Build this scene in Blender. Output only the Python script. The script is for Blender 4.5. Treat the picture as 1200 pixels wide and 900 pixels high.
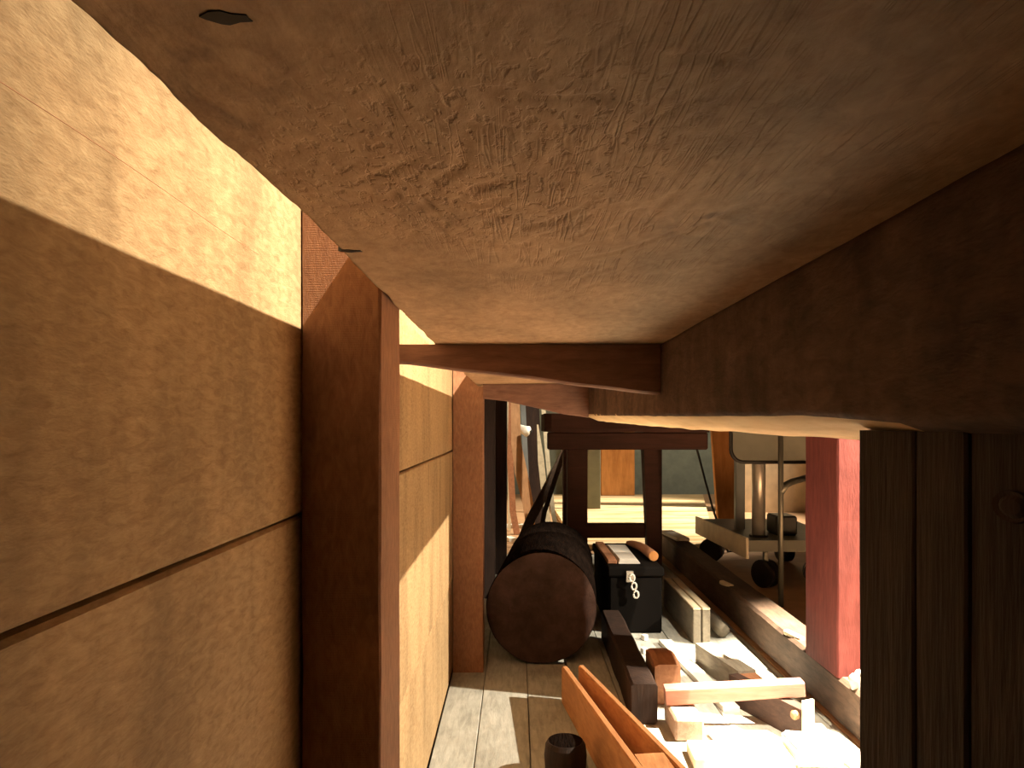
import bpy, bmesh, math, random
from mathutils import Vector, noise, Matrix
random.seed(7)
for o in list(bpy.data.objects): bpy.data.objects.remove(o)
scn = bpy.context.scene
COL = scn.collection

# ------------------------------------------------------------------ camera
F = 850.0; U0, V0 = 605.0, 497.0; CZ = 0.87      # focal length in px, vanishing point, eye height
cam = bpy.data.cameras.new('camera'); cam.sensor_width = 36; cam.lens = F/1200*36
cam.shift_x = -(U0-600)/1200; cam.shift_y = (V0-450)/1200
cam.clip_start = 0.01; cam.clip_end = 60
co = bpy.data.objects.new('camera', cam); COL.objects.link(co)
co.location = (0, 0, CZ); co.rotation_euler = (math.pi/2, 0, 0); scn.camera = co

# ------------------------------------------------------------------ world, lamps, exposure
w = bpy.data.worlds.new('world'); scn.world = w; w.use_nodes = True
w.node_tree.nodes['Background'].inputs[0].default_value = (1.0, 0.82, 0.6, 1)
w.node_tree.nodes['Background'].inputs[1].default_value = 0.006
scn.view_settings.view_transform = 'Standard'; scn.view_settings.look = 'None'
scn.view_settings.gamma = 1; scn.view_settings.use_curve_mapping = False
scn.view_settings.exposure = -0.32
def spot(name, loc, aim, watts, col, ang, blend, rad):
    l = bpy.data.lights.new(name, 'SPOT'); l.energy = watts; l.color = col
    l.spot_size = math.radians(ang); l.spot_blend = blend; l.shadow_soft_size = rad
    o = bpy.data.objects.new(name, l); COL.objects.link(o); o.location = loc
    o.rotation_euler = (Vector(aim)-Vector(loc)).to_track_quat('-Z', 'Y').to_euler()
    return o
WARM = (1.0, 0.85, 0.63)
spot('ceiling_spot_bench', (1.27, 0.62, 3.2), (-0.2, 1.55, 1.0), 3150, WARM, 64, 1.0, 0.012)
spot('ceiling_spot_side', (3.2, 1.5, 2.14), (0.2, 2.15, 0.3), 2000, WARM, 40, 0.7, 0.015)
spot('floor_bounce_fill', (2.1, 1.85, 3.5), (1.5, 1.98, 0.0), 16500, WARM, 36, 0.4, 0.05)  # added spot, floods the unseen aisle floor so that it bounces light
spot('ceiling_spot_back', (3.4, 6.9, 3.1), (1.0, 6.6, 0.0), 2200, WARM, 56, 0.6, 0.05)
spot('corner_fill', (1.7, 3.5, 3.4), (0.22, 5.7, 0.6), 900, WARM, 26, 0.6, 0.03)  # added spot, brightens the leaning boards from the front
spot('wall_fill', (2.3, 6.9, 3.3), (1.5, 9.0, 0.5), 260, WARM, 70, 0.8, 0.05)  # added spot, lifts the dark back wall

# ------------------------------------------------------------------ helpers
def P(u, v, d): return Vector(((u-U0)/F*d, d, CZ+(V0-v)/F*d))     # a photo direction at depth d
def X(u, d): return (u-U0)/F*d
def Zt(v, d): return CZ+(V0-v)/F*d

MATS = {}
def wood(name, c1, c2, axis='y', scale=9.0, stretch=9.0, rough=0.75, bump=0.25, spots=0.25, saw=0.0, ramp=(0.32, 0.7), spec=0.25, dist=0.006, blot=(5.5, 5.5, 5.5), relief=False):
    m = bpy.data.materials.new(name); m.use_nodes = True; nt = m.node_tree; N = nt.nodes; L = nt.links
    b = N['Principled BSDF']; b.inputs['Roughness'].default_value = rough
    b.inputs['Specular IOR Level'].default_value = spec
    tc = N.new('ShaderNodeTexCoord'); mp = N.new('ShaderNodeMapping')
    s = [scale]*3; s['xyz'.index(axis)] = scale/stretch
    mp.inputs['Scale'].default_value = s; L.new(tc.outputs['Object'], mp.inputs['Vector'])
    oi = N.new('ShaderNodeObjectInfo'); add = N.new('ShaderNodeVectorMath'); add.operation = 'ADD'
    mul = N.new('ShaderNodeMath'); mul.operation = 'MULTIPLY'; mul.inputs[1].default_value = 37.0
    L.new(oi.outputs['Random'], mul.inputs[0]); L.new(mp.outputs[0], add.inputs[0]); L.new(mul.outputs[0], add.inputs[1])
    n1 = N.new('ShaderNodeTexNoise'); n1.inputs['Scale'].default_value = 3.0; n1.inputs['Detail'].default_value = 8
    n1.inputs['Roughness'].default_value = 0.62; n1.inputs['Distortion'].default_value = 0.6
    L.new(add.outputs[0], n1.inputs['Vector'])
    r = N.new('ShaderNodeValToRGB'); r.color_ramp.elements[0].position = ramp[0]; r.color_ramp.elements[1].position = ramp[1]
    r.color_ramp.elements[0].color = (*c1, 1); r.color_ramp.elements[1].color = (*c2, 1)
    L.new(n1.outputs['Fac'], r.inputs[0])
    n2 = N.new('ShaderNodeTexNoise'); n2.inputs['Scale'].default_value = 1.0; n2.inputs['Detail'].default_value = 6; n2.inputs['Roughness'].default_value = 0.6
    mp2 = N.new('ShaderNodeMapping'); mp2.inputs['Scale'].default_value = blot; L.new(tc.outputs['Object'], mp2.inputs['Vector'])
    ad2 = N.new('ShaderNodeVectorMath'); ad2.operation = 'ADD'; L.new(mp2.outputs[0], ad2.inputs[0]); L.new(mul.outputs[0], ad2.inputs[1])
    L.new(ad2.outputs[0], n2.inputs['Vector'])
    r2 = N.new('ShaderNodeValToRGB'); r2.color_ramp.elements[0].position = 0.33; r2.color_ramp.elements[1].position = 0.56
    r2.color_ramp.elements[0].color = (1-spots, 1-spots*1.03, 1-spots*1.08, 1); r2.color_ramp.elements[1].color = (1, 1, 1, 1)
    L.new(n2.outputs['Fac'], r2.inputs[0])
    mx = N.new('ShaderNodeMix'); mx.data_type = 'RGBA'; mx.blend_type = 'MULTIPLY'; mx.inputs[0].default_value = 1
    L.new(r.outputs[0], mx.inputs[6]); L.new(r2.outputs[0], mx.inputs[7]); L.new(mx.outputs[2], b.inputs['Base Color'])
    n3 = N.new('ShaderNodeTexNoise'); n3.inputs['Scale'].default_value = 14; n3.inputs['Detail'].default_value = 6
    L.new(add.outputs[0], n3.inputs['Vector'])
    h = n3.outputs['Fac']
    if saw:
        wv = N.new('ShaderNodeTexWave'); wv.bands_direction = 'Z' if axis != 'z' else 'Z'
        wv.inputs['Scale'].default_value = 170; wv.inputs['Distortion'].default_value = 2.5; wv.inputs['Detail'].default_value = 2
        L.new(tc.outputs['Object'], wv.inputs['Vector'])
        ma = N.new('ShaderNodeMath'); ma.operation = 'MULTIPLY_ADD'; ma.inputs[1].default_value = saw
        L.new(wv.outputs['Fac'], ma.inputs[0]); L.new(h, ma.inputs[2]); h = ma.outputs[0]
    bp = N.new('ShaderNodeBump'); bp.inputs['Strength'].default_value = bump; bp.inputs['Distance'].default_value = dist
    L.new(h, bp.inputs['Height']); L.new(bp.outputs[0], b.inputs['Normal'])
    if relief:                                    # chipped pits and torn grain of the hewn slab
        def math_(op, a, b_=None, c=None, clamp=False):
            q = N.new('ShaderNodeMath'); q.operation = op; q.use_clamp = clamp
            for i, vv in enumerate((a, b_, c)):
                if vv is None: continue
                if isinstance(vv, (int, float)): q.inputs[i].default_value = vv
                else: L.new(vv, q.inputs[i])
            return q.outputs[0]
        def mask(cx, cy, sx, sy):
            mm = N.new('ShaderNodeMapping'); mm.inputs['Scale'].default_value = (1/sx, 1/sy, 0)
            mm.inputs['Location'].default_value = (-(cx-.3)/sx, -(cy-1.0)/sy, 0)
            L.new(tc.outputs['Object'], mm.inputs['Vector'])
            ln = N.new('ShaderNodeVectorMath'); ln.operation = 'LENGTH'; L.new(mm.outputs[0], ln.inputs[0])
            return math_('SUBTRACT', 1.0, ln.outputs['Value'], clamp=True)
        def field(scale, rot, sc, detail, dst):
            mm = N.new('ShaderNodeMapping'); mm.inputs['Rotation'].default_value = (0, 0, rot); mm.inputs['Scale'].default_value = scale
            L.new(tc.outputs['Object'], mm.inputs['Vector'])
            nn = N.new('ShaderNodeTexNoise'); nn.inputs['Scale'].default_value = sc; nn.inputs['Detail'].default_value = detail; nn.inputs['Distortion'].default_value = dst
            L.new(mm.outputs[0], nn.inputs['Vector']); return nn.outputs['Fac']
        pit = math_('MULTIPLY', math_('SUBTRACT', field((1, .55, 1), 0.3, 190, 3, .4), .53), 7.0, clamp=True)
        m1 = math_('ADD', mask(-.035, .40, .12, .17), math_('MULTIPLY', mask(.03, .33, .13, .12), .7))
        m1 = math_('ADD', math_('MULTIPLY', m1, 1.4, clamp=True), .06)
        pits = math_('MULTIPLY', pit, m1)
        tear = field((1, .05, 1), .40, 120, 2, .9)
        tear = math_('SUBTRACT', 1.0, math_('MULTIPLY', math_('ABSOLUTE', math_('SUBTRACT', tear, .5)), 16.0), clamp=True)
        tears = math_('MULTIPLY', tear, math_('MULTIPLY', mask(.075, .45, .16, .36), 1.5, clamp=True))
        brk = field((1, 1, 1), 0, 22, 2, 0)
        tears = math_('MULTIPLY', tears, math_('MULTIPLY', math_('SUBTRACT', brk, .42), 6.0, clamp=True))
        deep = math_('ADD', pits, tears)
        b2 = N.new('ShaderNodeBump'); b2.invert = True; b2.inputs['Strength'].default_value = 0.6; b2.inputs['Distance'].default_value = 0.0017
        L.new(deep, b2.inputs['Height']); L.new(bp.outputs[0], b2.inputs['Normal']); L.new(b2.outputs[0], b.inputs['Normal'])
        # shade painted darker into the chips and torn grain, and two smudges
        sm = math_('MULTIPLY', math_('MULTIPLY', math_('SUBTRACT', field((1, .6, 1), .5, 38, 4, 1.0), .46), 6.0, clamp=True), math_('MULTIPLY', math_('ADD', mask(.125, .47, .045, .06), mask(-.12, .27, .05, .09)), 1.6, clamp=True))
        shade_smudge = math_('ADD', math_('MULTIPLY', deep, .22), math_('MULTIPLY', sm, .55), clamp=True)
        mg = N.new('ShaderNodeMix'); mg.data_type = 'RGBA'; L.new(shade_smudge, mg.inputs[0]); L.new(mx.outputs[2], mg.inputs[6])
        mg.inputs[7].default_value = (.11, .062, .04, 1); L.new(mg.outputs[2], b.inputs['Base Color'])
    MATS[name] = m; return m
def plain(name, c, rough=0.6, metal=0.0, var=0.12, spec=0.4):
    m = bpy.data.materials.new(name); m.use_nodes = True; nt = m.node_tree; N = nt.nodes; L = nt.links
    b = N['Principled BSDF']; b.inputs['Roughness'].default_value = rough; b.inputs['Metallic'].default_value = metal
    b.inputs['Specular IOR Level'].default_value = spec
    n = N.new('ShaderNodeTexNoise'); n.inputs['Scale'].default_value = 12; n.inputs['Detail'].default_value = 5
    tc = N.new('ShaderNodeTexCoord'); L.new(tc.outputs['Object'], n.inputs['Vector'])
    r = N.new('ShaderNodeValToRGB'); r.color_ramp.elements[0].position = 0.3; r.color_ramp.elements[1].position = 0.7
    r.color_ramp.elements[0].color = (*[x*(1-var) for x in c], 1); r.color_ramp.elements[1].color = (*[min(1, x*(1+var)) for x in c], 1)
    L.new(n.outputs['Fac'], r.inputs[0]); L.new(r.outputs[0], b.inputs['Base Color'])
    bp = N.new('ShaderNodeBump'); bp.inputs['Strength'].default_value = 0.08; bp.inputs['Distance'].default_value = 0.003
    L.new(n.outputs['Fac'], bp.inputs['Height']); L.new(bp.outputs[0], b.inputs['Normal'])
    MATS[name] = m; return m

wood('wall_wood', (0.28, 0.175, 0.085), (0.49, 0.345, 0.188), 'y', 60, 3.2, bump=0.3, spots=0.30, dist=0.0014, blot=(4, 11, 3.0), ramp=(.28, .72))
wood('post_wood', (0.25, 0.118, 0.066), (0.385, 0.195, 0.105), 'z', 48, 3, bump=0.3, spots=0.2, saw=0.25, dist=0.0025)
wood('bench_wood', (0.34, 0.205, 0.115), (0.50, 0.33, 0.195), 'y', 30, 2.0, bump=0.22, spots=0.36, dist=0.002, blot=(7, 4.5, 5), relief=True)
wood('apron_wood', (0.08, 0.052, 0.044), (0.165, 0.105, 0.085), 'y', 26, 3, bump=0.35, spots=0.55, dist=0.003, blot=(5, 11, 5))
wood('lit_edge', (0.66, 0.46, 0.25), (0.82, 0.62, 0.37), 'y', 9, 6, bump=0.2, spots=0.15)  # paler wood that stands for light on the rail's underside
wood('bearer_wood', (0.17, 0.092, 0.07), (0.28, 0.155, 0.115), 'x', 30, 6, bump=0.3, dist=.003)
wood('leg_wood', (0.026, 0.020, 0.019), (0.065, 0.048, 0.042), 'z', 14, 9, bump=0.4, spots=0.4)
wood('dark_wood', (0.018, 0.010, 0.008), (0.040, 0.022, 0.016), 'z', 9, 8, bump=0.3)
wood('table_wood', (0.035, 0.014, 0.011), (0.065, 0.026, 0.019), 'x', 9, 9, bump=0.2)
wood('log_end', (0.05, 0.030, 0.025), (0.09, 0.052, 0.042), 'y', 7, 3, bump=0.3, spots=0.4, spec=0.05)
wood('bark', (0.005, 0.0035, 0.003), (0.014, 0.009, 0.007), 'y', 16, 5, bump=0.8, rough=1.0, spec=0.0)
wood('floor_wood', (0.34, 0.345, 0.315), (0.54, 0.55, 0.51), 'y', 22, 6, bump=0.2, spots=0.25, dist=0.003)
wood('red_wood', (0.115, 0.025, 0.022), (0.175, 0.043, 0.037), 'z', 20, 6, bump=0.2, spots=0.2, dist=0.003)
wood('orange_wood', (0.52, 0.22, 0.07), (0.70, 0.34, 0.12), 'z', 10, 8, bump=0.15, spots=0.15)
wood('orange_wood_y', (0.40, 0.17, 0.07), (0.58, 0.29, 0.125), 'y', 22, 6, bump=0.15, spots=0.2, dist=.003)
wood('brown_wood', (0.28, 0.125, 0.065), (0.44, 0.21, 0.115), 'y', 20, 6, bump=0.2, spots=0.2, dist=.003)
wood('sleeper_wood', (0.065, 0.042, 0.03), (0.13, 0.083, 0.057), 'y', 18, 6, bump=0.3, spots=0.35, dist=.004)
wood('pale_wood', (0.56, 0.48, 0.34), (0.76, 0.68, 0.5), 'y', 9, 8, bump=0.15, spots=0.12)
wood('grey_wood', (0.19, 0.165, 0.13), (0.30, 0.265, 0.21), 'y', 20, 6, bump=0.25, spots=0.2, dist=.003)
wood('platform_wood', (0.50, 0.32, 0.13), (0.86, 0.70, 0.44), 'x', 3.0, 7, bump=0.1, spots=0.1, ramp=(0.38, 0.58))
wood('white_board', (0.70, 0.68, 0.60), (0.84, 0.82, 0.76), 'y', 9, 8, bump=0.1, spots=0.08)
wood('pink_wood', (0.34, 0.155, 0.115), (0.46, 0.23, 0.175), 'x', 20, 9, bump=0.15, spots=0.1, dist=.003)
plain('grey_wall', (0.25, 0.30, 0.27), 0.85)
plain('room_dark', (0.05, 0.042, 0.035), 0.9)
plain('lino', (0.42, 0.255, 0.14), 0.6)
plain('beige', (0.66, 0.54, 0.38), 0.8)
plain('grey_plastic', (0.15, 0.155, 0.13), 0.5)
plain('black', (0.012, 0.011, 0.011), 0.45)
plain('black_box', (0.0055, 0.0045, 0.004), 0.9, spec=0.05)
plain('steel', (0.52, 0.50, 0.46), 0.35, 0.7)
plain('blue_grey', (0.20, 0.23, 0.25), 0.5, 0.3)
plain('dark_tube', (0.10, 0.10, 0.085), 0.4, 0.5)
plain('cream', (0.72, 0.66, 0.52), 0.6)
wood('weathered', (0.27, 0.18, 0.13), (0.42, 0.30, 0.225), 'y', 22, 5, bump=0.3, dist=.003)
wood('tan_wood', (0.46, 0.25, 0.13), (0.60, 0.35, 0.19), 'z', 14, 7, bump=0.15, dist=.003)
wood('dark_brown', (0.045, 0.026, 0.02), (0.085, 0.048, 0.037), 'y', 20, 6, bump=0.2, dist=.003)
plain('olive', (0.17, 0.165, 0.11), 0.8)
plain('white', (0.82, 0.80, 0.75), 0.5)

def mesh(name, bm, mat, parent=None, loc=None, smooth=False):
    if loc is None:
        if parent is not None: loc = Vector((0, 0, 0))
        else:
            bm.verts.ensure_lookup_table(); vs = [v.co for v in bm.verts]
            loc = Vector(((min(c.x for c in vs)+max(c.x for c in vs))/2, (min(c.y for c in vs)+max(c.y for c in vs))/2, min(c.z for c in vs)))
    loc = Vector(loc)
    wp = world_of(parent)
    bmesh.ops.translate(bm, verts=bm.verts, vec=-(wp+loc))
    bmesh.ops.recalc_face_normals(bm, faces=bm.faces)
    me = bpy.data.meshes.new(name); bm.to_mesh(me); bm.free()
    if smooth:
        for p in me.polygons: p.use_smooth = True
    me.materials.append(MATS[mat] if isinstance(mat, str) else mat)
    o = bpy.data.objects.new(name, me); COL.objects.link(o); o.location = loc
    if parent is not None: o.parent = parent
    return o
def world_of(p):
    v = Vector((0, 0, 0))
    while p is not None: v += p.location; p = p.parent
    return v
def empty(name, loc):
    o = bpy.data.objects.new(name, None); COL.objects.link(o); o.location = loc; o.empty_display_size = 0.05; return o
def tag(o, label, cat, group=None):
    o['label'] = label; o['category'] = cat
    if group: o['group'] = group
    return o
def struct(o, label=None, cat=None):
    o['kind'] = 'structure'
    if label: o['label'] = label
    if cat: o['category'] = cat
    return o

def box(bm, x0, x1, y0, y1, z0, z1, bev=0.003, rz=0.0, cuts=0, rough=0.0, M=None):
    c = Vector(((x0+x1)/2, (y0+y1)/2, (z0+z1)/2))
    r = bmesh.ops.create_cube(bm, size=1); vs = r['verts']
    bmesh.ops.scale(bm, verts=vs, vec=(x1-x0, y1-y0, z1-z0))
    es = list({e for v in vs for e in v.link_edges})
    if bev:
        rb = bmesh.ops.bevel(bm, geom=es, offset=bev, segments=1, affect='EDGES')
        vs = list({v for f in rb['faces'] for v in f.verts} | {v for v in vs if v.is_valid})
    if rz: bmesh.ops.rotate(bm, verts=vs, cent=(0, 0, 0), matrix=Matrix.Rotation(rz, 3, 'Z'))
    if M is not None: bmesh.ops.transform(bm, matrix=M, verts=vs)
    bmesh.ops.translate(bm, verts=vs, vec=c)
    return vs
def nb(): return bmesh.new()
def loft(bm, rings, cap=True, closed=True):
    R = [[bm.verts.new(p) for p in r] for r in rings]; n = len(R[0])
    for a, b in zip(R[:-1], R[1:]):
        for i in range(n if closed else n-1):
            j = (i+1) % n
            bm.faces.new((a[i], a[j], b[j], b[i]))
    if cap and closed:
        bm.faces.new(R[0]); bm.faces.new(list(reversed(R[-1])))
    return R
def bar(bm, a, b, w, h, side=None, w2=None, h2=None, seg=1, rough=0.0, bev=0.0):
    """rectangular bar from a to b; w along the side vector, h across; can taper"""
    a, b = Vector(a), Vector(b); d = (b-a).normalized()
    s = Vector(side) if side is not None else (d.cross(Vector((0, 0, 1))) if abs(d.z) < 0.95 else Vector((1, 0, 0)))
    s = (s-d*s.dot(d)).normalized(); t = d.cross(s).normalized()
    w2 = w if w2 is None else w2; h2 = h if h2 is None else h2
    rings = []
    for k in range(seg+1):
        f = k/seg; p = a.lerp(b, f); W = (w+(w2-w)*f)/2; H = (h+(h2-h)*f)/2; e = min(W, H)*0.18
        cs = [(-W+e, -H), (W-e, -H), (W, -H+e), (W, H-e), (W-e, H), (-W+e, H), (-W, H-e), (-W, -H+e)]
        ring = []
        for i, (x, y) in enumerate(cs):
            q = p+s*x+t*y
            if rough: q += noise.noise_vector(q*9.0)*rough
            ring.append(q)
        rings.append(ring)
    loft(bm, rings)
def tube(bm, pts, rad, n=10):
    pts = [Vector(p) for p in pts]; rings = []
    up = Vector((0.13, 0.2, 1)).normalized()
    for i, p in enumerate(pts):
        d = (pts[min(i+1, len(pts)-1)]-pts[max(i-1, 0)]).normalized()
        if abs(d.dot(up)) > 0.97: up = Vector((1, 0.2, 0.1)).normalized()
        s = d.cross(up).normalized(); t = s.cross(d).normalized()
        r = rad[i] if isinstance(rad, (list, tuple)) else rad
        rings.append([p+s*math.cos(2*math.pi*k/n)*r+t*math.sin(2*math.pi*k/n)*r for k in range(n)])
    loft(bm, rings)
def prism(bm, poly, h, z=0.0):
    """outline in x,y extruded up from z by h"""
    loft(bm, [[Vector((x, y, z)) for x, y in poly], [Vector((x, y, z+h)) for x, y in poly]])
def interp(tab, t):
    if t <= tab[0][0]: return tab[0][1]
    for (a, va), (b, vb) in zip(tab[:-1], tab[1:]):
        if t <= b: return va+(vb-va)*(t-a)/(b-a)
    return tab[-1][1]
nz = lambda x, y, z=0.0: noise.noise(Vector((x, y, z)))

# ------------------------------------------------------------------ the room
XW = -0.224                                         # face of the plank wall
RX, RY0, RY1, RZ = 5.5, -2.6, 9.0, 3.7
b = nb(); box(b, -0.32, RX+.1, RY0-.1, RY1+.1, -0.12, -0.022, 0); floor = struct(mesh('floor', b, 'room_dark'))
# scrubbed floorboards under and beside the bench
x = -0.108-0.145; k = 0
while x < 0.92:
    x0 = max(x, XW); x1 = min(x+0.145, 0.925)
    b = nb(); box(b, x0+.0012, x1-.0012, RY0, 4.86, -0.022, -0.0012+0.0012*math.sin(k*2.3), 0.0018)
    mesh('floorboard', b, 'floor_wood', floor); x += 0.145; k += 1
# grey sheet flooring of the aisle and of the back of the room
b = nb(); box(b, 0.928, RX, RY0, 4.86, -0.022, 0, 0); mesh('floor_sheet', b, 'lino', floor)
b = nb(); box(b, XW, RX, 4.864, RY1, -0.022, 0, 0); mesh('floor_sheet', b, 'lino', floor)
b = nb(); box(b, -0.32, RX+.1, RY0-.1, RY1+.1, RZ, RZ+.1, 0); struct(mesh('ceiling', b, 'room_dark'))
b = nb(); box(b, -0.32, RX+.1, RY1, RY1+.1, -0.022, RZ, 0); struct(mesh('wall_back', b, 'grey_wall'))
b = nb(); box(b, RX, RX+.1, RY0, RY1, -0.022, RZ, 0); struct(mesh('wall_right', b, 'room_dark'))
b = nb(); box(b, -0.32, RX+.1, RY0-.1, RY0, -0.022, RZ, 0); struct(mesh('wall_front', b, 'room_dark'))
b = nb(); box(b, -0.32, XW-.03, RY0, RY1, -0.022, RZ, 0); wl = struct(mesh('wall_left', b, 'room_dark'))
seams = [0.0, 0.323, 0.776, 1.22, 1.66, 2.1, 2.55, 3.0, RZ]
for (ya, yb) in ((RY0, 0.81), (0.813, 2.60), (2.603, RY1)):
    for za, zb in zip(seams[:-1], seams[1:]):
        bm = nb(); off = random.uniform(-.0015, .0015); n = 40
        rings = []
        for i in range(n+1):
            y = ya+(yb-ya)*i/n
            g0 = 0.0016+0.0014*nz(y*2, za*5); g1 = 0.0016+0.0014*nz(y*2, zb*5+3)
            if ya < 0 and abs(za-0.776) < .01: g0 += 0.0006*max(0, 0.8-y)
            if ya < 0 and abs(zb-0.776) < .01: g1 += 0.0006*max(0, 0.8-y)
            f = 0.003
            rings.append([(XW-.03, y, za+g0), (XW+off-f, y, za+g0), (XW+off, y, za+g0+f), (XW+off, y, zb-g1-f), (XW+off-f, y, zb-g1), (XW-.03, y, zb-g1)])
        loft(bm, rings); mesh('wall_board', bm, 'wall_wood', wl)
# a long hairline crack in the board over the bench
bm = nb(); tube(bm, [(XW+.0002, .30+.03*i, 1.018+.0012*math.sin(i*.5)) for i in range(12)], .0004, 6)
mesh('crack', bm, 'brown_wood', wl)

def wall_post(x1, y0, y1, z1, label, mat='post_wood', x0=XW+.0022):
    bm = nb(); n = 60; rings = []
    for i in range(n+1):
        z = z1*i/n; e = .0025
        q = [(x0, y0), (x1-e, y0), (x1, y0+e), (x1, y1-e), (x1-e, y1), (x0, y1)]
        rings.append([Vector((x+.0012*nz(z*9, k*3.1, y0), y+.0012*nz(z*9, k*3.1+9, y0) if k not in () else y, z)) for k, (x, y) in enumerate(q)])
    loft(bm, rings)
    return tag(mesh('wall_post', bm, mat), label, 'post')
wall_post(-0.1405, 0.7525, 0.875, 2.6, 'broad reddish brown sawn timber post against the plank wall beside the bench underside')
wall_post(-0.1160, 2.54, 2.638, 2.6, 'narrow orange brown timber post against the plank wall next to the round log')
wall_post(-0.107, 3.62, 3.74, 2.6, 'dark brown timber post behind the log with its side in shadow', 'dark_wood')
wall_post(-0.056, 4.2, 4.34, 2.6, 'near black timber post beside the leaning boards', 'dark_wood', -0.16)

# ------------------------------------------------------------------ the workbench overhead
BZ, BT = CZ+0.13, 0.107
bench = empty('workbench', (0.3, 1.0, 0)); tag(bench, 'massive rough hewn workbench seen from underneath with deep front rail', 'workbench')
def under(x, y):
    """adze marks, chips and slow undulation of the slab's underside"""
    z = 0.0025*nz(x*4, y*2.2)+0.0008*nz(x*14, y*9, 2)
    g = math.exp(-(((x+0.035)/0.075)**2+((y-0.40)/0.10)**2))+.10
    c = nz(x*70+3*nz(x*11, y*9, 1.3), y*60+6*nz(x*7, y*5), 5)
    z += 0.0045*g*max(0, c-0.05)
    # tears along the grain, slightly skewed
    q = x+0.42*y
    s = nz(q*95+2.5*nz(x*14, y*7, 7), y*7-x*3, 11)
    z += 0.0042*math.exp(-(((x-.06)/0.085)**2+((y-0.42)/0.24)**2))*max(0, s-.05)
    # two short cross cracks
    for (cx, cy, hl, k) in ((.02, .29, .045, .42), (-.012, .318, .03, .3), (.075, .262, .035, .35), (.045, .335, .03, .25)):
        t = y-cy-.25*(x-cx)-.006*nz(x*40, k); z += .0035*k*math.exp(-(t/.0028)**2)*max(0, 1-((x-cx)/hl)**2)
    return BZ+z
bm = nb(); nx = 210; XR = 0.72; rings = []
ys = [-0.6+.02*j for j in range(38)]+[.16+.0026*j for j in range(210)]+[.706+.0065*j for j in range(74)]+[1.19+.019*j for j in range(71)]
for y in ys:
    e = -0.136+0.004*nz(y*5, 1.0)+0.003*nz(y*17, 2.0)+0.0018*abs(nz(y*45, 3.0))-0.02*max(0, .4-y)
    ring = [Vector((-.131+.0007*nz(y*6, 9), y, BZ+BT)), Vector((-.136+.0005*nz(y*9, 6), y, BZ+BT-.010)), Vector((e+.001, y, BZ+.014+.003*nz(y*13, 5)))]
    for i in range(nx+1):
        f = i/nx; x = (e+.002)+(0.26-e)*min(1, f/0.94) if f <= .94 else 0.26+(XR-.262)*(f-.94)/.06
        zz = under(x, y) if x < .235 else BZ
        if i == 0: zz += .004
        ring.append(Vector((x, y, zz)))
    ring += [Vector((XR, y, BZ+.004)), Vector((XR, y, BZ+BT))]
    rings.append(ring)
loft(bm, rings); top = mesh('benchtop', bm, 'bench_wood', bench, smooth=True)
for (x, y, r) in ((-.092, .231, .0045), (-.124, .545, .005)):
    bm = nb(); prism(bm, [(x+r*math.cos(t)*(1.5+.5*math.sin(2.3*t)), y+r*math.sin(t)*(.8+.25*math.cos(3*t))) for t in [2*math.pi*k/11 for k in range(11)]], .004, under(x, y)-.0004); mesh('dark_mark', bm, 'black', top)  # flat black pieces for small dark marks in the slab
# the deep front rail with a waney, bevelled lower edge
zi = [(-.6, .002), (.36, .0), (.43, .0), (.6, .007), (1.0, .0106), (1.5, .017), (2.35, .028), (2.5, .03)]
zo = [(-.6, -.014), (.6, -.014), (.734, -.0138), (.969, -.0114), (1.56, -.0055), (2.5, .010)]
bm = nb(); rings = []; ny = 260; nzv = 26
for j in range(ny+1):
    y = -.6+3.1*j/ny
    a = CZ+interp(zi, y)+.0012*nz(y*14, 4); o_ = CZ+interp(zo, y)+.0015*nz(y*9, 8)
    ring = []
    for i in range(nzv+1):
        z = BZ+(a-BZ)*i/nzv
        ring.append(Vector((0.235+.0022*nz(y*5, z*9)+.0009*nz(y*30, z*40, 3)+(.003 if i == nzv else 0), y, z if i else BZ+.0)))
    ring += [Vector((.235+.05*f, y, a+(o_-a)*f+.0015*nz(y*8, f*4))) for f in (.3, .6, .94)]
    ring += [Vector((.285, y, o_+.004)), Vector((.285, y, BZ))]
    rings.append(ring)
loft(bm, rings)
ap = mesh('apron', bm, 'apron_wood', bench, smooth=True); ap.data.materials.append(MATS['lit_edge'])
for p in ap.data.polygons:                       # light on the lower edge is painted in as a paler wood
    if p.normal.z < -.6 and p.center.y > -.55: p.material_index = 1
# cross bearers, thin at the wall and deep at the front rail
def bearer(y0, y1, x0, x1, prof, name='bearer'):
    bm = nb(); rings = []; n = 50
    for i in range(n+1):
        x = x0+(x1-x0)*i/n; z = CZ+interp(prof, x)+.0012*nz(x*16, y0)
        rings.append([Vector((x, y0+.001*nz(x*9, 2), BZ-.0008)), Vector((x, y0, z+.003)), Vector((x, y0+.004, z)), Vector((x, y1-.004, z+.002)), Vector((x, y1, z+.006)), Vector((x, y1, BZ-.0008))])
    loft(bm, rings); mesh(name, bm, 'bearer_wood', bench)
bearer(1.175, 1.245, XW+.004, .2335, [(-.224, .101), (-.187, .100), (-.10, .0885), (0, .077), (.10, .064), (.18, .054), (.235, .048)])
bearer(2.34, 2.42, -.107, .2335, [(-.11, .082), (-.04, .075), (.05, .055), (.15, .032), (.235, .020)])
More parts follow.
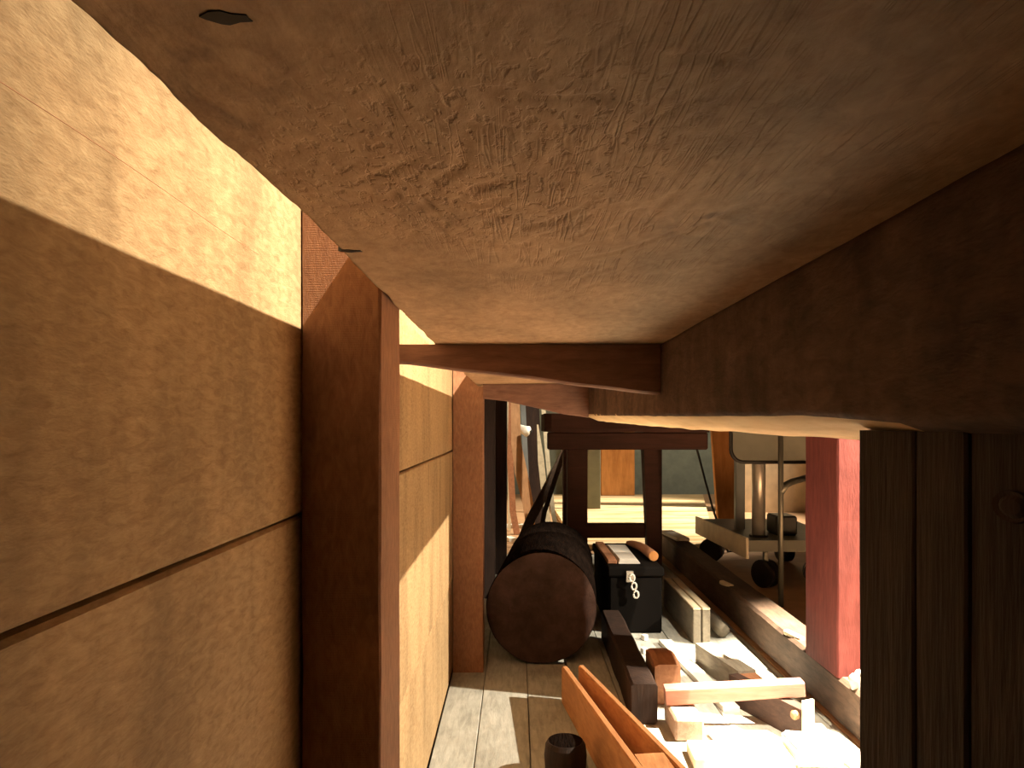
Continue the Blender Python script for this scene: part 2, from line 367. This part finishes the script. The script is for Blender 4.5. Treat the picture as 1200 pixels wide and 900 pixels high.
# upright boards closing the near end of the bench under the front rail
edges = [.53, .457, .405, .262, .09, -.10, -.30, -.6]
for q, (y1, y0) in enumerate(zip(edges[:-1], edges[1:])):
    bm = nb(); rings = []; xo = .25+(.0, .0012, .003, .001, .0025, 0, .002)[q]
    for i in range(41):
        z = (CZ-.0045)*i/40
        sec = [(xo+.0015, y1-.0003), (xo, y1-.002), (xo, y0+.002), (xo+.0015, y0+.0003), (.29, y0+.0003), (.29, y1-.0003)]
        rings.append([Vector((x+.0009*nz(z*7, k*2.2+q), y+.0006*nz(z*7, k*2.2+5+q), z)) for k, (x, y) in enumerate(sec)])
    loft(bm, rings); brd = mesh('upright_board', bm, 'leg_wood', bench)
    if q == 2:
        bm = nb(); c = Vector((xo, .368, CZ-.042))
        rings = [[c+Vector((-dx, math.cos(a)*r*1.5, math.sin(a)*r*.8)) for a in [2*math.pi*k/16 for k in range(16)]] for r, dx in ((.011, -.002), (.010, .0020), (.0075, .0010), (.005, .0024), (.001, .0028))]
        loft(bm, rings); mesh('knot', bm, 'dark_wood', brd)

# ------------------------------------------------------------------ the log
lg = empty('log', (.125, 3.05, 0)); tag(lg, 'thick round log lying on the floorboards with its sawn end in shadow', 'log')
R0 = .2015; A, B = Vector((.093, 2.63, R0+.002)), Vector((.163, 3.46, R0+.002))
def logring(c, r, seed=0.0):
    out = []
    for k in range(56):
        a = 2*math.pi*k/56; rr = r*(1+.018*nz(math.cos(a)*1.6, math.sin(a)*1.6, seed)+.006*nz(math.cos(a)*9, math.sin(a)*9, seed))
        p = c+Vector((math.cos(a)*rr, 0, math.sin(a)*rr)); p.z = max(p.z, .0015); out.append(p)
    return out
bm = nb(); loft(bm, [logring(A.lerp(B, i/14), R0, i*.12) for i in range(15)]); mesh('bark', bm, 'bark', lg, smooth=False)
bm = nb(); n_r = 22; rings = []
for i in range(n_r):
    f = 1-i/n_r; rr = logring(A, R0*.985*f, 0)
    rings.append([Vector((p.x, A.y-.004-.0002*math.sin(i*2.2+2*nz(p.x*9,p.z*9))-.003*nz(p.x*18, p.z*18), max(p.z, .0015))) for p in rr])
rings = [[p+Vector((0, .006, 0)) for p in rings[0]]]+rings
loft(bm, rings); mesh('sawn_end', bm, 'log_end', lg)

# ------------------------------------------------------------------ second bench (table) in the room behind
tb = empty('trestle_table', (.55, 4.2, 0)); tag(tb, 'dark reddish wooden table with thick top, splayed leg and low stretcher', 'table')
bm = nb(); rings = []
for i in range(25):
    x = .155+.905*i/24; e = .02 if i in (0, 24) else 0
    z0 = CZ-.045+.006*nz(x*4, 1); z1 = CZ+.058
    rings.append([Vector((x, 3.96+e, z0)), Vector((x, 3.955+e, z0+.02)), Vector((x, 3.96+e, z1)), Vector((x, 4.52, z1)), Vector((x, 4.52, z0))])
loft(bm, rings); mesh('tabletop', bm, 'table_wood', tb)
bm = nb(); box(bm, .17, 1.055, 3.985, 4.02, CZ-.141, CZ-.044, .008); mesh('skirt', bm, 'table_wood', tb)
for (xa, xb, ya, yb, xs) in ((.285, .395, 4.02, 4.12, 0), (.705, .78, 4.02, 4.13, .045), (.285, .385, 4.38, 4.48, 0), (.80, .88, 4.38, 4.48, 0)):
    bm = nb(); rings = []
    for i in range(13):
        f = i/12; z = (CZ-.046)*f; s = xs*(1-f)
        rings.append([Vector((x+s*.6, y, z)) for x, y in ((xa, ya), (xb, ya), (xb+s*.6, yb), (xa+s*.2, yb))])
    loft(bm, rings); mesh('leg', bm, 'table_wood', tb)
bm = nb(); box(bm, .39, .72, 4.04, 4.09, .235, .315, .004); mesh('stretcher', bm, 'table_wood', tb)

# ------------------------------------------------------------------ floor sleeper, red post
sl = empty('floor_sleeper', (.99, 3.1, 0)); tag(sl, 'long brown timber sleeper laid on the floor below the red post', 'timber')
bm = nb(); bar(bm, (.99, 1.70, .068), (1.02, 4.86, .075), .12, .136, h2=.15, seg=30, rough=.004); mesh('beam', bm, 'sleeper_wood', sl)
for (y, xo, r, mat) in ((2.02, .945, .016, 'cream'), (2.055, .975, .014, 'white')):
    bm = nb(); tube(bm, [(xo, y, .125), (xo-.004, y-.006, .148), (xo-.01, y-.014, .166), (xo-.014, y-.02, .176)], [r*.6, r*.8, r, r*.55], 12); mesh('peg', bm, mat, sl, smooth=True)
for (u, v, d) in ((925, 752, 2.5), (862, 676, 3.3)):
    p = P(u, v, d); bm = nb(); box(bm, .945, .968, d-.05, d+.05, .132, .150, .004, rz=.2); mesh('pale_bit', bm, 'pale_wood', sl)  # small pale bits on the sleeper top
bm = nb(); box(bm, .965, 1.05, 4.45, 4.78, .1515, .172, .004, rz=.1)
tag(mesh('white_piece', bm, 'white_board'), 'white offcut lying on the far end of the long sleeper', 'offcut')
rp = empty('red_post', (.985, 2.2, .13)); tag(rp, 'red painted square timber post standing on the floor sleeper', 'post')
bm = nb(); rings = []
for i in range(30):
    z = .134+2.2*i/29
    rings.append([Vector((x+.003*nz(z*6, k*3), y+.002*nz(z*6, k*3+8), z)) for k, (x, y) in enumerate(((.930, 2.104), (.934, 2.10), (1.026, 2.10), (1.03, 2.104), (1.03, 2.33), (.93, 2.33)))])
loft(bm, rings); mesh('timber', bm, 'red_wood', rp)
for (z, mat) in ((.62, 'orange_wood'), (.52, 'cream')):
    bm = nb(); tube(bm, [(1.028, 2.12, z), (1.040, 2.115, z+.004), (1.046, 2.113, z+.006)], [.007, .008, .004], 8); mesh('peg', bm, mat, rp)

# ------------------------------------------------------------------ things on the floor to the right of the log
ch = empty('tool_chest', (.49, 3.3, 0)); tag(ch, 'black low tool chest in the shadow beside the log', 'chest')
bm = nb(); box(bm, .388, .607, 3.02, 3.62, .0, .235, .006); mesh('body', bm, 'black_box', ch)
bm = nb(); box(bm, .380, .615, 3.01, 3.63, .236, .275, .006); lid = mesh('lid', bm, 'black_box', ch)
bm = nb(); box(bm, .455, .485, 3.000, 3.0095, .215, .262, .002); clasp = mesh('clasp', bm, 'steel', ch)
for i in range(3):
    bm = nb(); c = Vector((.478+.008*i, 2.996, .235-.034*i)); tube(bm, [c+Vector((math.cos(a)*.010, -.002*i, math.sin(a)*.015)) for a in [2*math.pi*k/10 for k in range(11)]], .0042, 6); mesh('chain_link', bm, 'white', clasp)  # links coloured white to stand for glints on the chest front
pk = empty('paper_stack', (.455, 3.32, .276)); tag(pk, 'stack of white sheets lying on the black tool chest', 'paper')
for i in range(4):
    bm = nb(); box(bm, .438, .530-.006*i, 3.08+.004*i, 3.55-.03*i, .276+.005*i, .2805+.005*i, .0008, rz=.02*(i-1.5)*.5); mesh('sheet', bm, 'white', pk)
bk = empty('board_offcut', (.352, 3.3, .276)); bm = nb(); box(bm, .388, .428, 3.08, 3.56, .276, .294, .003); 
bpy.data.objects.remove(bk); tag(mesh('board_offcut', bm, 'brown_wood'), 'narrow brown offcut lying beside the white sheets on the chest', 'offcut')
ah = empty('wooden_hook', (.6, 3.3, .276)); tag(ah, 'curved reddish wooden hook with a pale cut end on the chest', 'hook')
pts = [(.548, 3.56, .287), (.560, 3.50, .293), (.575, 3.40, .299), (.586, 3.31, .300), (.592, 3.21, .2985), (.594, 3.14, .2985)]
bm = nb(); tube(bm, pts, [.010, .016, .019, .021, .022, .022], 14); mesh('shaft', bm, 'brown_wood', ah, smooth=True)
bm = nb(); tube(bm, [(.594, 3.1395, .2985), (.594, 3.134, .2985)], [.0218, .020], 14); mesh('cut_end', bm, 'orange_wood', ah)

bd = 0
for (x0, lab) in ((.700, 'grey board set on edge with its lit top painted pale, chest side of a close pair'), (.737, 'grey board set on edge with its lit top painted pale, sleeper side of a close pair')):
    eo = empty('edge_board', (x0+.0155, 3.14, 0)); tag(eo, lab, 'board')
    bm = nb(); box(bm, x0, x0+.031, 2.87, 3.44, .0, .134, .003); mesh('panel', bm, 'grey_wood', eo)
    bm = nb(); box(bm, x0, x0+.031, 2.87, 3.44, .1342, .142, .002); mesh('lit_top', bm, 'pale_wood', eo)  # pale strip stands for the light falling on the board top
for (x, y, r, lab) in ((.520, 2.93, .013, 'small white glint mark on the floor nearer to the chest'), (.487, 2.76, .012, 'small white glint mark on the floor nearer to the shaped block')):
    bm = nb(); prism(bm, [(x+r*math.cos(a)*(1+.25*math.sin(3*a)), y+1.5*r*math.sin(a)) for a in [2*math.pi*k/9 for k in range(9)]], .018, 0)
    tag(mesh('white_glint', bm, 'white'), lab, 'chip')  # two light glints built as small white pieces
bm = nb(); tube(bm, [(.83, 3.52, .03), (.835, 3.2, .03), (.84, 2.95, .03)], [.026, .03, .027], 14)
tag(mesh('round_bar', bm, 'grey_wood', smooth=True), 'round grey bar on the floor between the edge boards and the sleeper', 'bar')

def along(a, b):
    a, b = Vector((*a, 0)), Vector((*b, 0)); d = (b-a).normalized(); return a, b, d, Vector((-d.y, d.x, 0))
pl = empty('wood_plane', (.71, 2.48, 0)); tag(pl, 'grey wooden hand plane with a slotted pale top behind the pink bar', 'plane')
a, b_, d, s = along((.742, 2.33), (.678, 2.63)); hw = .031
def rect(p, q, w): return [(p+s*w).to_2d(), (q+s*w).to_2d(), (q-s*w).to_2d(), (p-s*w).to_2d()]
# body in four blocks round the mouth so that the slot is a real hole
bm = nb(); m0, m1 = a.lerp(b_, .38), a.lerp(b_, .56)
for (p, q, off, wd) in ((a, m0, 0, hw), (m1, b_, 0, hw), (m0, m1, .020, .011), (m0, m1, -.020, .011)):
    prism(bm, [((v.x+s.x*off), (v.y+s.y*off)) for v in (p+s*wd, q+s*wd, q-s*wd, p-s*wd)], .078, 0)
mesh('body', bm, 'grey_wood', pl)
bm = nb(); prism(bm, rect(m0, m1, .0088), .035, .0); mesh('mouth_floor', bm, 'dark_wood', pl)
bm = nb(); pp = [a-d*.125+Vector((0, 0, .0)), a-d*.002]; loft(bm, [[q+s*x+Vector((0, 0, z)) for x, z in ((-w_, 0), (w_, 0), (w_, h_), (-w_, h_))] for q, w_, h_ in ((a-d*.125, .022, .045), (a-d*.08, .028, .058), (a-d*.04, .03, .066), (a-d*.001, .03, .070))]); mesh('tail_handle', bm, 'brown_wood', pl)

bm = nb(); bar(bm, (.43, 2.098, .087), (.818, 2.072, .119), .05, .048, side=(0, 1, 0), w2=.044, h2=.042, seg=10, rough=.001)
tag(mesh('square_bar', bm, 'pink_wood'), 'pinkish square wooden bar lying across blocks', 'bar')
bm = nb(); rings = []
for i in range(9):
    f = i/8; y = 2.25+.16*f
    rings.append([Vector((x, y, z)) for x, z in ((.43, 0), (.51, 0), (.51, .118+.012*math.sin(f*3)), (.495, .124+.014*math.sin(f*3)), (.445, .124+.014*math.sin(f*3)), (.43, .118+.012*math.sin(f*3)))])
loft(bm, rings); tag(mesh('shaped_block', bm, 'brown_wood'), 'orange brown shaped wooden block with rounded top behind the pink bar', 'block')
bm = nb(); box(bm, .435, .515, 1.985, 2.135, 0, .0625, .006)
tag(mesh('support_block', bm, 'weathered'), 'weathered brown wooden block under the pink bar', 'block')
eb = empty('drawer_board', (.735, 2.1, 0)); tag(eb, 'dark brown board standing on edge with a cream end and round peg', 'board')
a, b_, d, s = along((.795, 1.985), (.68, 2.27))
bm = nb(); prism(bm, rect(a, b_, .017), .089, 0); mesh('panel', bm, 'dark_brown', eb)
bm = nb(); prism(bm, rect(a-d*.0085, a-d*.0002, .018), .116, 0); mesh('cream_end', bm, 'cream', eb)
bm = nb(); c = a+d*.02+s*.017+Vector((0, 0, .070)); tube(bm, [c-s*.002, c+s*.010, c+s*.016], [.012, .013, .007], 12); mesh('peg', bm, 'brown_wood', eb)

bm = nb(); loft(bm, [[Vector((x, y, 0)) for x, y in ((.565, 2.88), (.615, 2.88), (.675, 2.19), (.625, 2.19))], [Vector((x, y, .016)) for x, y in ((.565, 2.88), (.615, 2.88), (.675, 2.19), (.625, 2.19))]])
tag(mesh('white_plank', bm, 'white_board'), 'long narrow white plank lying on the floor between the shaped block and the plane', 'plank')
bm = nb(); prism(bm, [(.62, 2.86), (.685, 2.83), (.69, 2.70), (.645, 2.655)], .010, 0)
tag(mesh('white_piece', bm, 'white_board'), 'angular white patch standing for lit floor at the toe of the plane', 'offcut')  # lit patch of floor built as a thin white slab
bm = nb(); box(bm, .45, .70, 1.815, 1.925, 0, .03, .003, rz=-.05)
tag(mesh('cream_plank', bm, 'pale_wood'), 'short cream plank lying crosswise on the floor before the weathered block', 'plank')
bm = nb(); box(bm, .54, .625, 1.955, 2.04, 0, .022, .003, rz=.12)
tag(mesh('white_piece', bm, 'white_board'), 'small square white offcut on the floor beside the weathered block', 'offcut')
bm = nb(); pts = []
poly = [(.708, 1.83), (.705, 1.93), (.72, 1.955), (.765, 1.945), (.81, 1.925), (.83, 1.83)]
prism(bm, poly, .048, 0); bmesh.ops.bevel(bm, geom=[e for e in bm.edges], offset=.006, segments=2, affect='EDGES')
tag(mesh('white_block', bm, 'white_board'), 'white rounded wooden block on the floor in front of the cream ended board', 'block')
bm = nb(); box(bm, .835, .90, 1.80, 2.02, 0, .02, .003, rz=.12)
tag(mesh('white_plank', bm, 'white_board'), 'short white plank on the floor along the near end of the sleeper', 'plank')

dt = nb(); bar(dt, (.372, 2.10, .060), (.380, 2.92, .063), .075, .116, seg=16, rough=.003)
tag(mesh('shade_timber', dt, 'dark_wood'), 'dark timber standing for shaded floor and dark things beside the orange slotted frame', 'timber')  # dark bar stands for shaded floor with dark things on it
fr = empty('slotted_frame', (.22, 1.9, 0)); tag(fr, 'orange wooden frame of two long slats joined by a block on the floorboards', 'frame')
def slat(p0, p1, w, h0, h1, name):
    a, b_, d, s = along(p0, p1); bm = nb(); rings = []
    for i in range(9):
        f = i/8; q = a.lerp(b_, f); h = h0+(h1-h0)*f
        rings.append([q-s*w/2+Vector((0, 0, .0)), q+s*w/2, q+s*w/2+Vector((0, 0, h-.004)), q+s*w*.3+Vector((0, 0, h)), q-s*w*.3+Vector((0, 0, h)), q-s*w/2+Vector((0, 0, h-.004))])
    loft(bm, rings); return mesh(name, bm, 'orange_wood_y', fr)
slat((.152, 2.27), (.262, 1.50), .020, .112, .150, 'slat')
slat((.205, 2.28), (.350, 1.52), .020, .112, .150, 'slat')
a, b_, d, s = along((.293, 1.60), (.306, 1.50)); bm = nb(); prism(bm, rect(a, b_, .033), .138, .006); mesh('end_block', bm, 'orange_wood_y', fr)
ml = empty('mallet_head', (.122, 1.80, 0)); tag(ml, 'dark round mallet head on the floorboards beside the orange frame', 'mallet')
bm = nb(); loft(bm, [[Vector((.122+math.cos(2*math.pi*k/28)*r, 1.80+math.sin(2*math.pi*k/28)*r, z)) for k in range(28)] for z, r in ((0, .044), (.01, .05), (.05, .053), (.075, .05), (.085, .044))]); mesh('head', bm, 'dark_wood', ml)
bm = nb(); loft(bm, [[Vector((.122+math.cos(2*math.pi*k/28)*r, 1.80+math.sin(2*math.pi*k/28)*r, z)) for k in range(28)] for z, r in ((.0855, .042), (.088, .03), (.0885, .004))]); mesh('struck_face', bm, 'bark', ml)

# ------------------------------------------------------------------ back of the room
bm = nb(); prism(bm, [(.42, 5.0), (1.36, 4.93), (2.2, 8.55), (.34, 8.55)], .04, 0)
tag(mesh('low_platform', bm, 'platform_wood'), 'low plywood platform with strong yellow grain behind the table', 'platform')
bm = nb(); box(bm, .985, 1.375, 8.42, 8.46, .0405, 1.35, .004)
tag(mesh('orange_board', bm, 'orange_wood'), 'upright orange board standing on the platform against the grey wall', 'board')
bm = nb(); box(bm, .70, .825, 7.1, 7.15, .0405, 1.1, .004)
tag(mesh('olive_board', bm, 'olive'), 'upright olive grey board standing on the platform beside the orange board', 'board')
bm = nb(); bar(bm, (1.505, 5.12, 0.002), (1.44, 5.36, 1.9), .15, .045, side=(1, 0, 0), seg=6)
tag(mesh('leaning_plank', bm, 'orange_wood'), 'orange brown plank leaning upright beside the end of the table', 'plank')
bm = nb(); pts = [P(815, 520, 4.55), P(819, 535, 4.6), P(826, 562, 4.7), P(835, 595, 4.8), P(846, 628, 4.9), P(853, 645, 4.92)]; pts[-1].z = .006
pts.append(Vector((1.50, 4.95, .006))); tube(bm, pts, .0075, 8)
tag(mesh('power_cable', bm, 'black', smooth=True), 'thin black cable hanging down in front of the leaning orange plank', 'cable')
bm = nb(); box(bm, 2.25, 3.6, 7.15, 7.19, 0, 2.0, .004)
tag(mesh('beige_panel', bm, 'beige'), 'beige upright panel behind the grey wheeled cart', 'panel')

# wheeled cart
ct = empty('wheeled_cart', (1.35, 4.0, 0)); tag(ct, 'grey wheeled steel cart with rounded panel and black castors behind the red post', 'cart')
def rrect(x0, x1, z0, z1, r, y, n=6):
    out = []
    for cx, cz, a0 in ((x1-r, z0+r, -90), (x1-r, z1-r, 0), (x0+r, z1-r, 90), (x0+r, z0+r, 180)):
        for k in range(n+1):
            t = math.radians(a0+90*k/n); out.append(Vector((cx+math.cos(t)*r, y, cz+math.sin(t)*r)))
    return out
bm = nb(); loft(bm, [rrect(1.165, 1.66, CZ-.195, CZ+.14, .06, 3.90), rrect(1.16, 1.665, CZ-.20, CZ+.145, .065, 3.915), rrect(1.165, 1.66, CZ-.195, CZ+.14, .06, 3.93)]); pn = mesh('back_panel', bm, 'grey_plastic', ct)
bm = nb(); q = rrect(1.155, 1.67, CZ-.205, CZ+.15, .07, 3.905); tube(bm, q+[q[0]], .010, 8); mesh('rim', bm, 'black', pn, smooth=True)
bm = nb(); tube(bm, [(X(889, 4.0), 4.0, .262), (X(889, 4.0), 4.0, .9)], .036, 18); col = mesh('column', bm, 'steel', ct, smooth=True)
bm = nb(); tube(bm, [(X(889, 4.0), 4.0, .235), (X(889, 4.0), 4.0, .262)], .05, 18); mesh('collar', bm, 'black', col)
bm = nb(); bar(bm, (X(866.5, 4.3), 4.3, .20), (X(866.5, 4.3), 4.3, .88), .055, .04, side=(1, 0, 0)); mesh('rear_column', bm, 'blue_grey', ct)
bm = nb(); tube(bm, [(X(915, 3.45), 3.45, .0), (X(915, 3.45), 3.45, .95)], .0125, 12); rod = mesh('stand_rod', bm, 'dark_tube', ct, smooth=True)
bm = nb(); tube(bm, [(X(915, 3.45), 3.45, .545), (X(921, 3.46), 3.46, .58), (X(930, 3.5), 3.52, .59), (1.62, 3.9, .60)], .016, 10); mesh('bent_arm', bm, 'dark_tube', ct, smooth=True)
bm = nb(); prism(bm, [(1.19, 4.75), (1.235, 3.86), (1.75, 3.86), (1.80, 4.75)], .06, .19); bs = mesh('base', bm, 'grey_plastic', ct)
bm = nb(); prism(bm, [(1.175, 4.76), (1.22, 3.85), (1.2335, 3.85), (1.1885, 4.76)], .11, .155); mesh('side_cover', bm, 'cream', bs)
bm = nb(); box(bm, 1.44, 1.56, 4.02, 4.18, .2505, .36, .01); mesh('motor_box', bm, 'black', bs)
def castor(x, y, r, rz):
    b0 = nb(); box(b0, x-.012, x+.012, y-.012, y+.012, r*1.2, .1905, .002); st = mesh('castor', b0, 'dark_tube', ct)
    for sgn in (-1, 1):
        b1 = nb(); ax = Vector((math.cos(rz), math.sin(rz), 0)); c = Vector((x, y, r))+ax*sgn*.020
        sd = Vector((-math.sin(rz), math.cos(rz), 0)); rings = []
        for off, rr in ((-.014, r*.8), (-.010, r), (.010, r), (.014, r*.8)):
            rings.append([c+ax*off+sd*math.cos(2*math.pi*k/20)*rr+Vector((0, 0, math.sin(2*math.pi*k/20)*rr)) for k in range(20)])
        loft(b1, rings); wh = mesh('wheel', b1, 'black', st)
        b2 = nb(); tube(b2, [c+ax*.0142*sgn, c+ax*.018*sgn], [r*.3, r*.2], 10)
for x, y, rz in ((1.33, 3.87, .5), (1.24, 4.60, 1.1), (1.62, 3.9, 1.3), (1.70, 4.6, .2)): castor(x, y, .074, rz)

# boards and tools leaning in the corner behind the log
GB = 'boards leaning together behind the log'
def lean(name, pts, w, t, mat, label, cat, dz=0.0, group=None):
    """a leaning piece through photo points (u,v) that stands on the floor at depth d0 and leans back"""
    bm = nb(); n = len(pts); rings = []
    ps = [P(u, v, d) for u, v, d in pts]
    for i, p in enumerate(ps):
        dd = (ps[min(i+1, n-1)]-ps[max(i-1, 0)]).normalized(); sd = dd.cross(Vector((0, 1, 0))).normalized(); nn = dd.cross(sd).normalized()
        W = (w[i] if isinstance(w, (list, tuple)) else w)/2
        rings.append([p-sd*W-nn*t/2, p+sd*W-nn*t/2, p+sd*W+nn*t/2, p-sd*W+nn*t/2])
    mz = min(v.z for r in rings for v in r)
    for v in [v for r in rings[:1] for v in r]: v.z = max(v.z, .001)
    loft(bm, rings); o = mesh(name, bm, mat); tag(o, label, cat)
    return o
def toe(u_at_floor, d): return (u_at_floor, V0+CZ*F/d-0.5, d)
lean('leaning_strip', [toe(597, 5.9), (596.5, 560, 5.95), (596, 440, 6.05)], .022, .02, 'pale_wood', 'thin pale upright strip of wood next to the near black post', 'strip')
lean('brown_slat', [toe(606, 5.7), (601, 600, 5.75), (598, 540, 5.8), (600, 460, 5.9)], .05, .02, 'brown_wood', 'brown slat standing behind the thin pale strip', 'slat')
lean('curved_board', [toe(624, 5.35), (619, 592, 5.4), (611, 555, 5.45), (605, 520, 5.5), (603, 440, 5.6)], [.06, .08, .095, .075, .06], .022, 'tan_wood', 'curved tan board leaning in the corner with a wider foot', 'board')
lean('dark_board', [toe(634, 5.75), (628, 560, 5.85), (622, 440, 6.0)], .11, .025, 'dark_wood', 'wide dark board leaning behind the two pale strips', 'board')
lean('blue_tube', [toe(619, 6.15), (616, 540, 6.2), (612, 440, 6.3)], .05, .05, 'blue_grey', 'blue grey upright tube beside the curved board', 'tube')
lean('tapered_strip', [toe(646, 5.2), (638, 578, 5.3), (634, 540, 5.35), (630, 498, 5.45)], [.03, .045, .045, .012], .016, 'pale_wood', 'pale grey strip tapering to a point at its top', 'strip')
lean('straight_strip', [toe(656, 5.0), (648, 600, 5.05), (642, 540, 5.15), (636, 470, 5.3)], .03, .016, 'pale_wood', 'pale straight strip leaning beside the table leg', 'strip')
lean('diagonal_batten', [toe(604, 4.75), (622, 608, 4.85), (645, 565, 4.95), (668, 520, 5.05)], .062, .03, 'sleeper_wood', 'brown batten leaning diagonally across the pale strips', 'batten')
lean('thin_batten', [toe(628, 4.6), (638, 600, 4.66), (655, 548, 4.72), (672, 500, 4.8)], .03, .02, 'sleeper_wood', 'thin brown batten crossing in front of the straight pale strip', 'batten')
lp = empty('clamp_lamp', P(616, 505, 5.6)); tag(lp, 'small white clamp lamp fixed among the leaning boards', 'lamp')
bm = nb(); c = P(614, 504, 5.86); tube(bm, [c+Vector((-.045, .02, .03)), c+Vector((-.02, .01, .012)), c, c+Vector((.03, -.02, -.012))], [.02, .032, .036, .045], 14); mesh('shade', bm, 'white', lp, smooth=True)
bm = nb(); tube(bm, [c+Vector((-.048, .02, .032)), c+Vector((-.07, .05, .05))], .012, 8); mesh('neck', bm, 'steel', lp)
bm = nb(); bar(bm, c+Vector((.028, .0, .0)), c+Vector((.06, .03, -.01)), .02, .02); mesh('clamp', bm, 'black', lp)
for i, (u, v, d, w_, l_, lab) in enumerate(((604, 617, 6.1, .16, .08, 'small white slab for a sun patch on the floor at the foot of the brown slat'), (633, 609, 6.5, .12, .25, 'white slab for a sun patch on the floor between the curved board and the pale strips'), (598, 632, 5.4, .06, .1, 'tiny white slab for a sun patch on the floor close to the near black post'))):
    p = P(u, v, d); bm = nb(); box(bm, p.x-w_/2, p.x+w_/2, d-l_/2, d+l_/2, 0.0, .03, .003, rz=.2*i); tag(mesh('white_piece', bm, 'white_board'), lab, 'offcut')  # sun patches on the floor built as thin white slabs
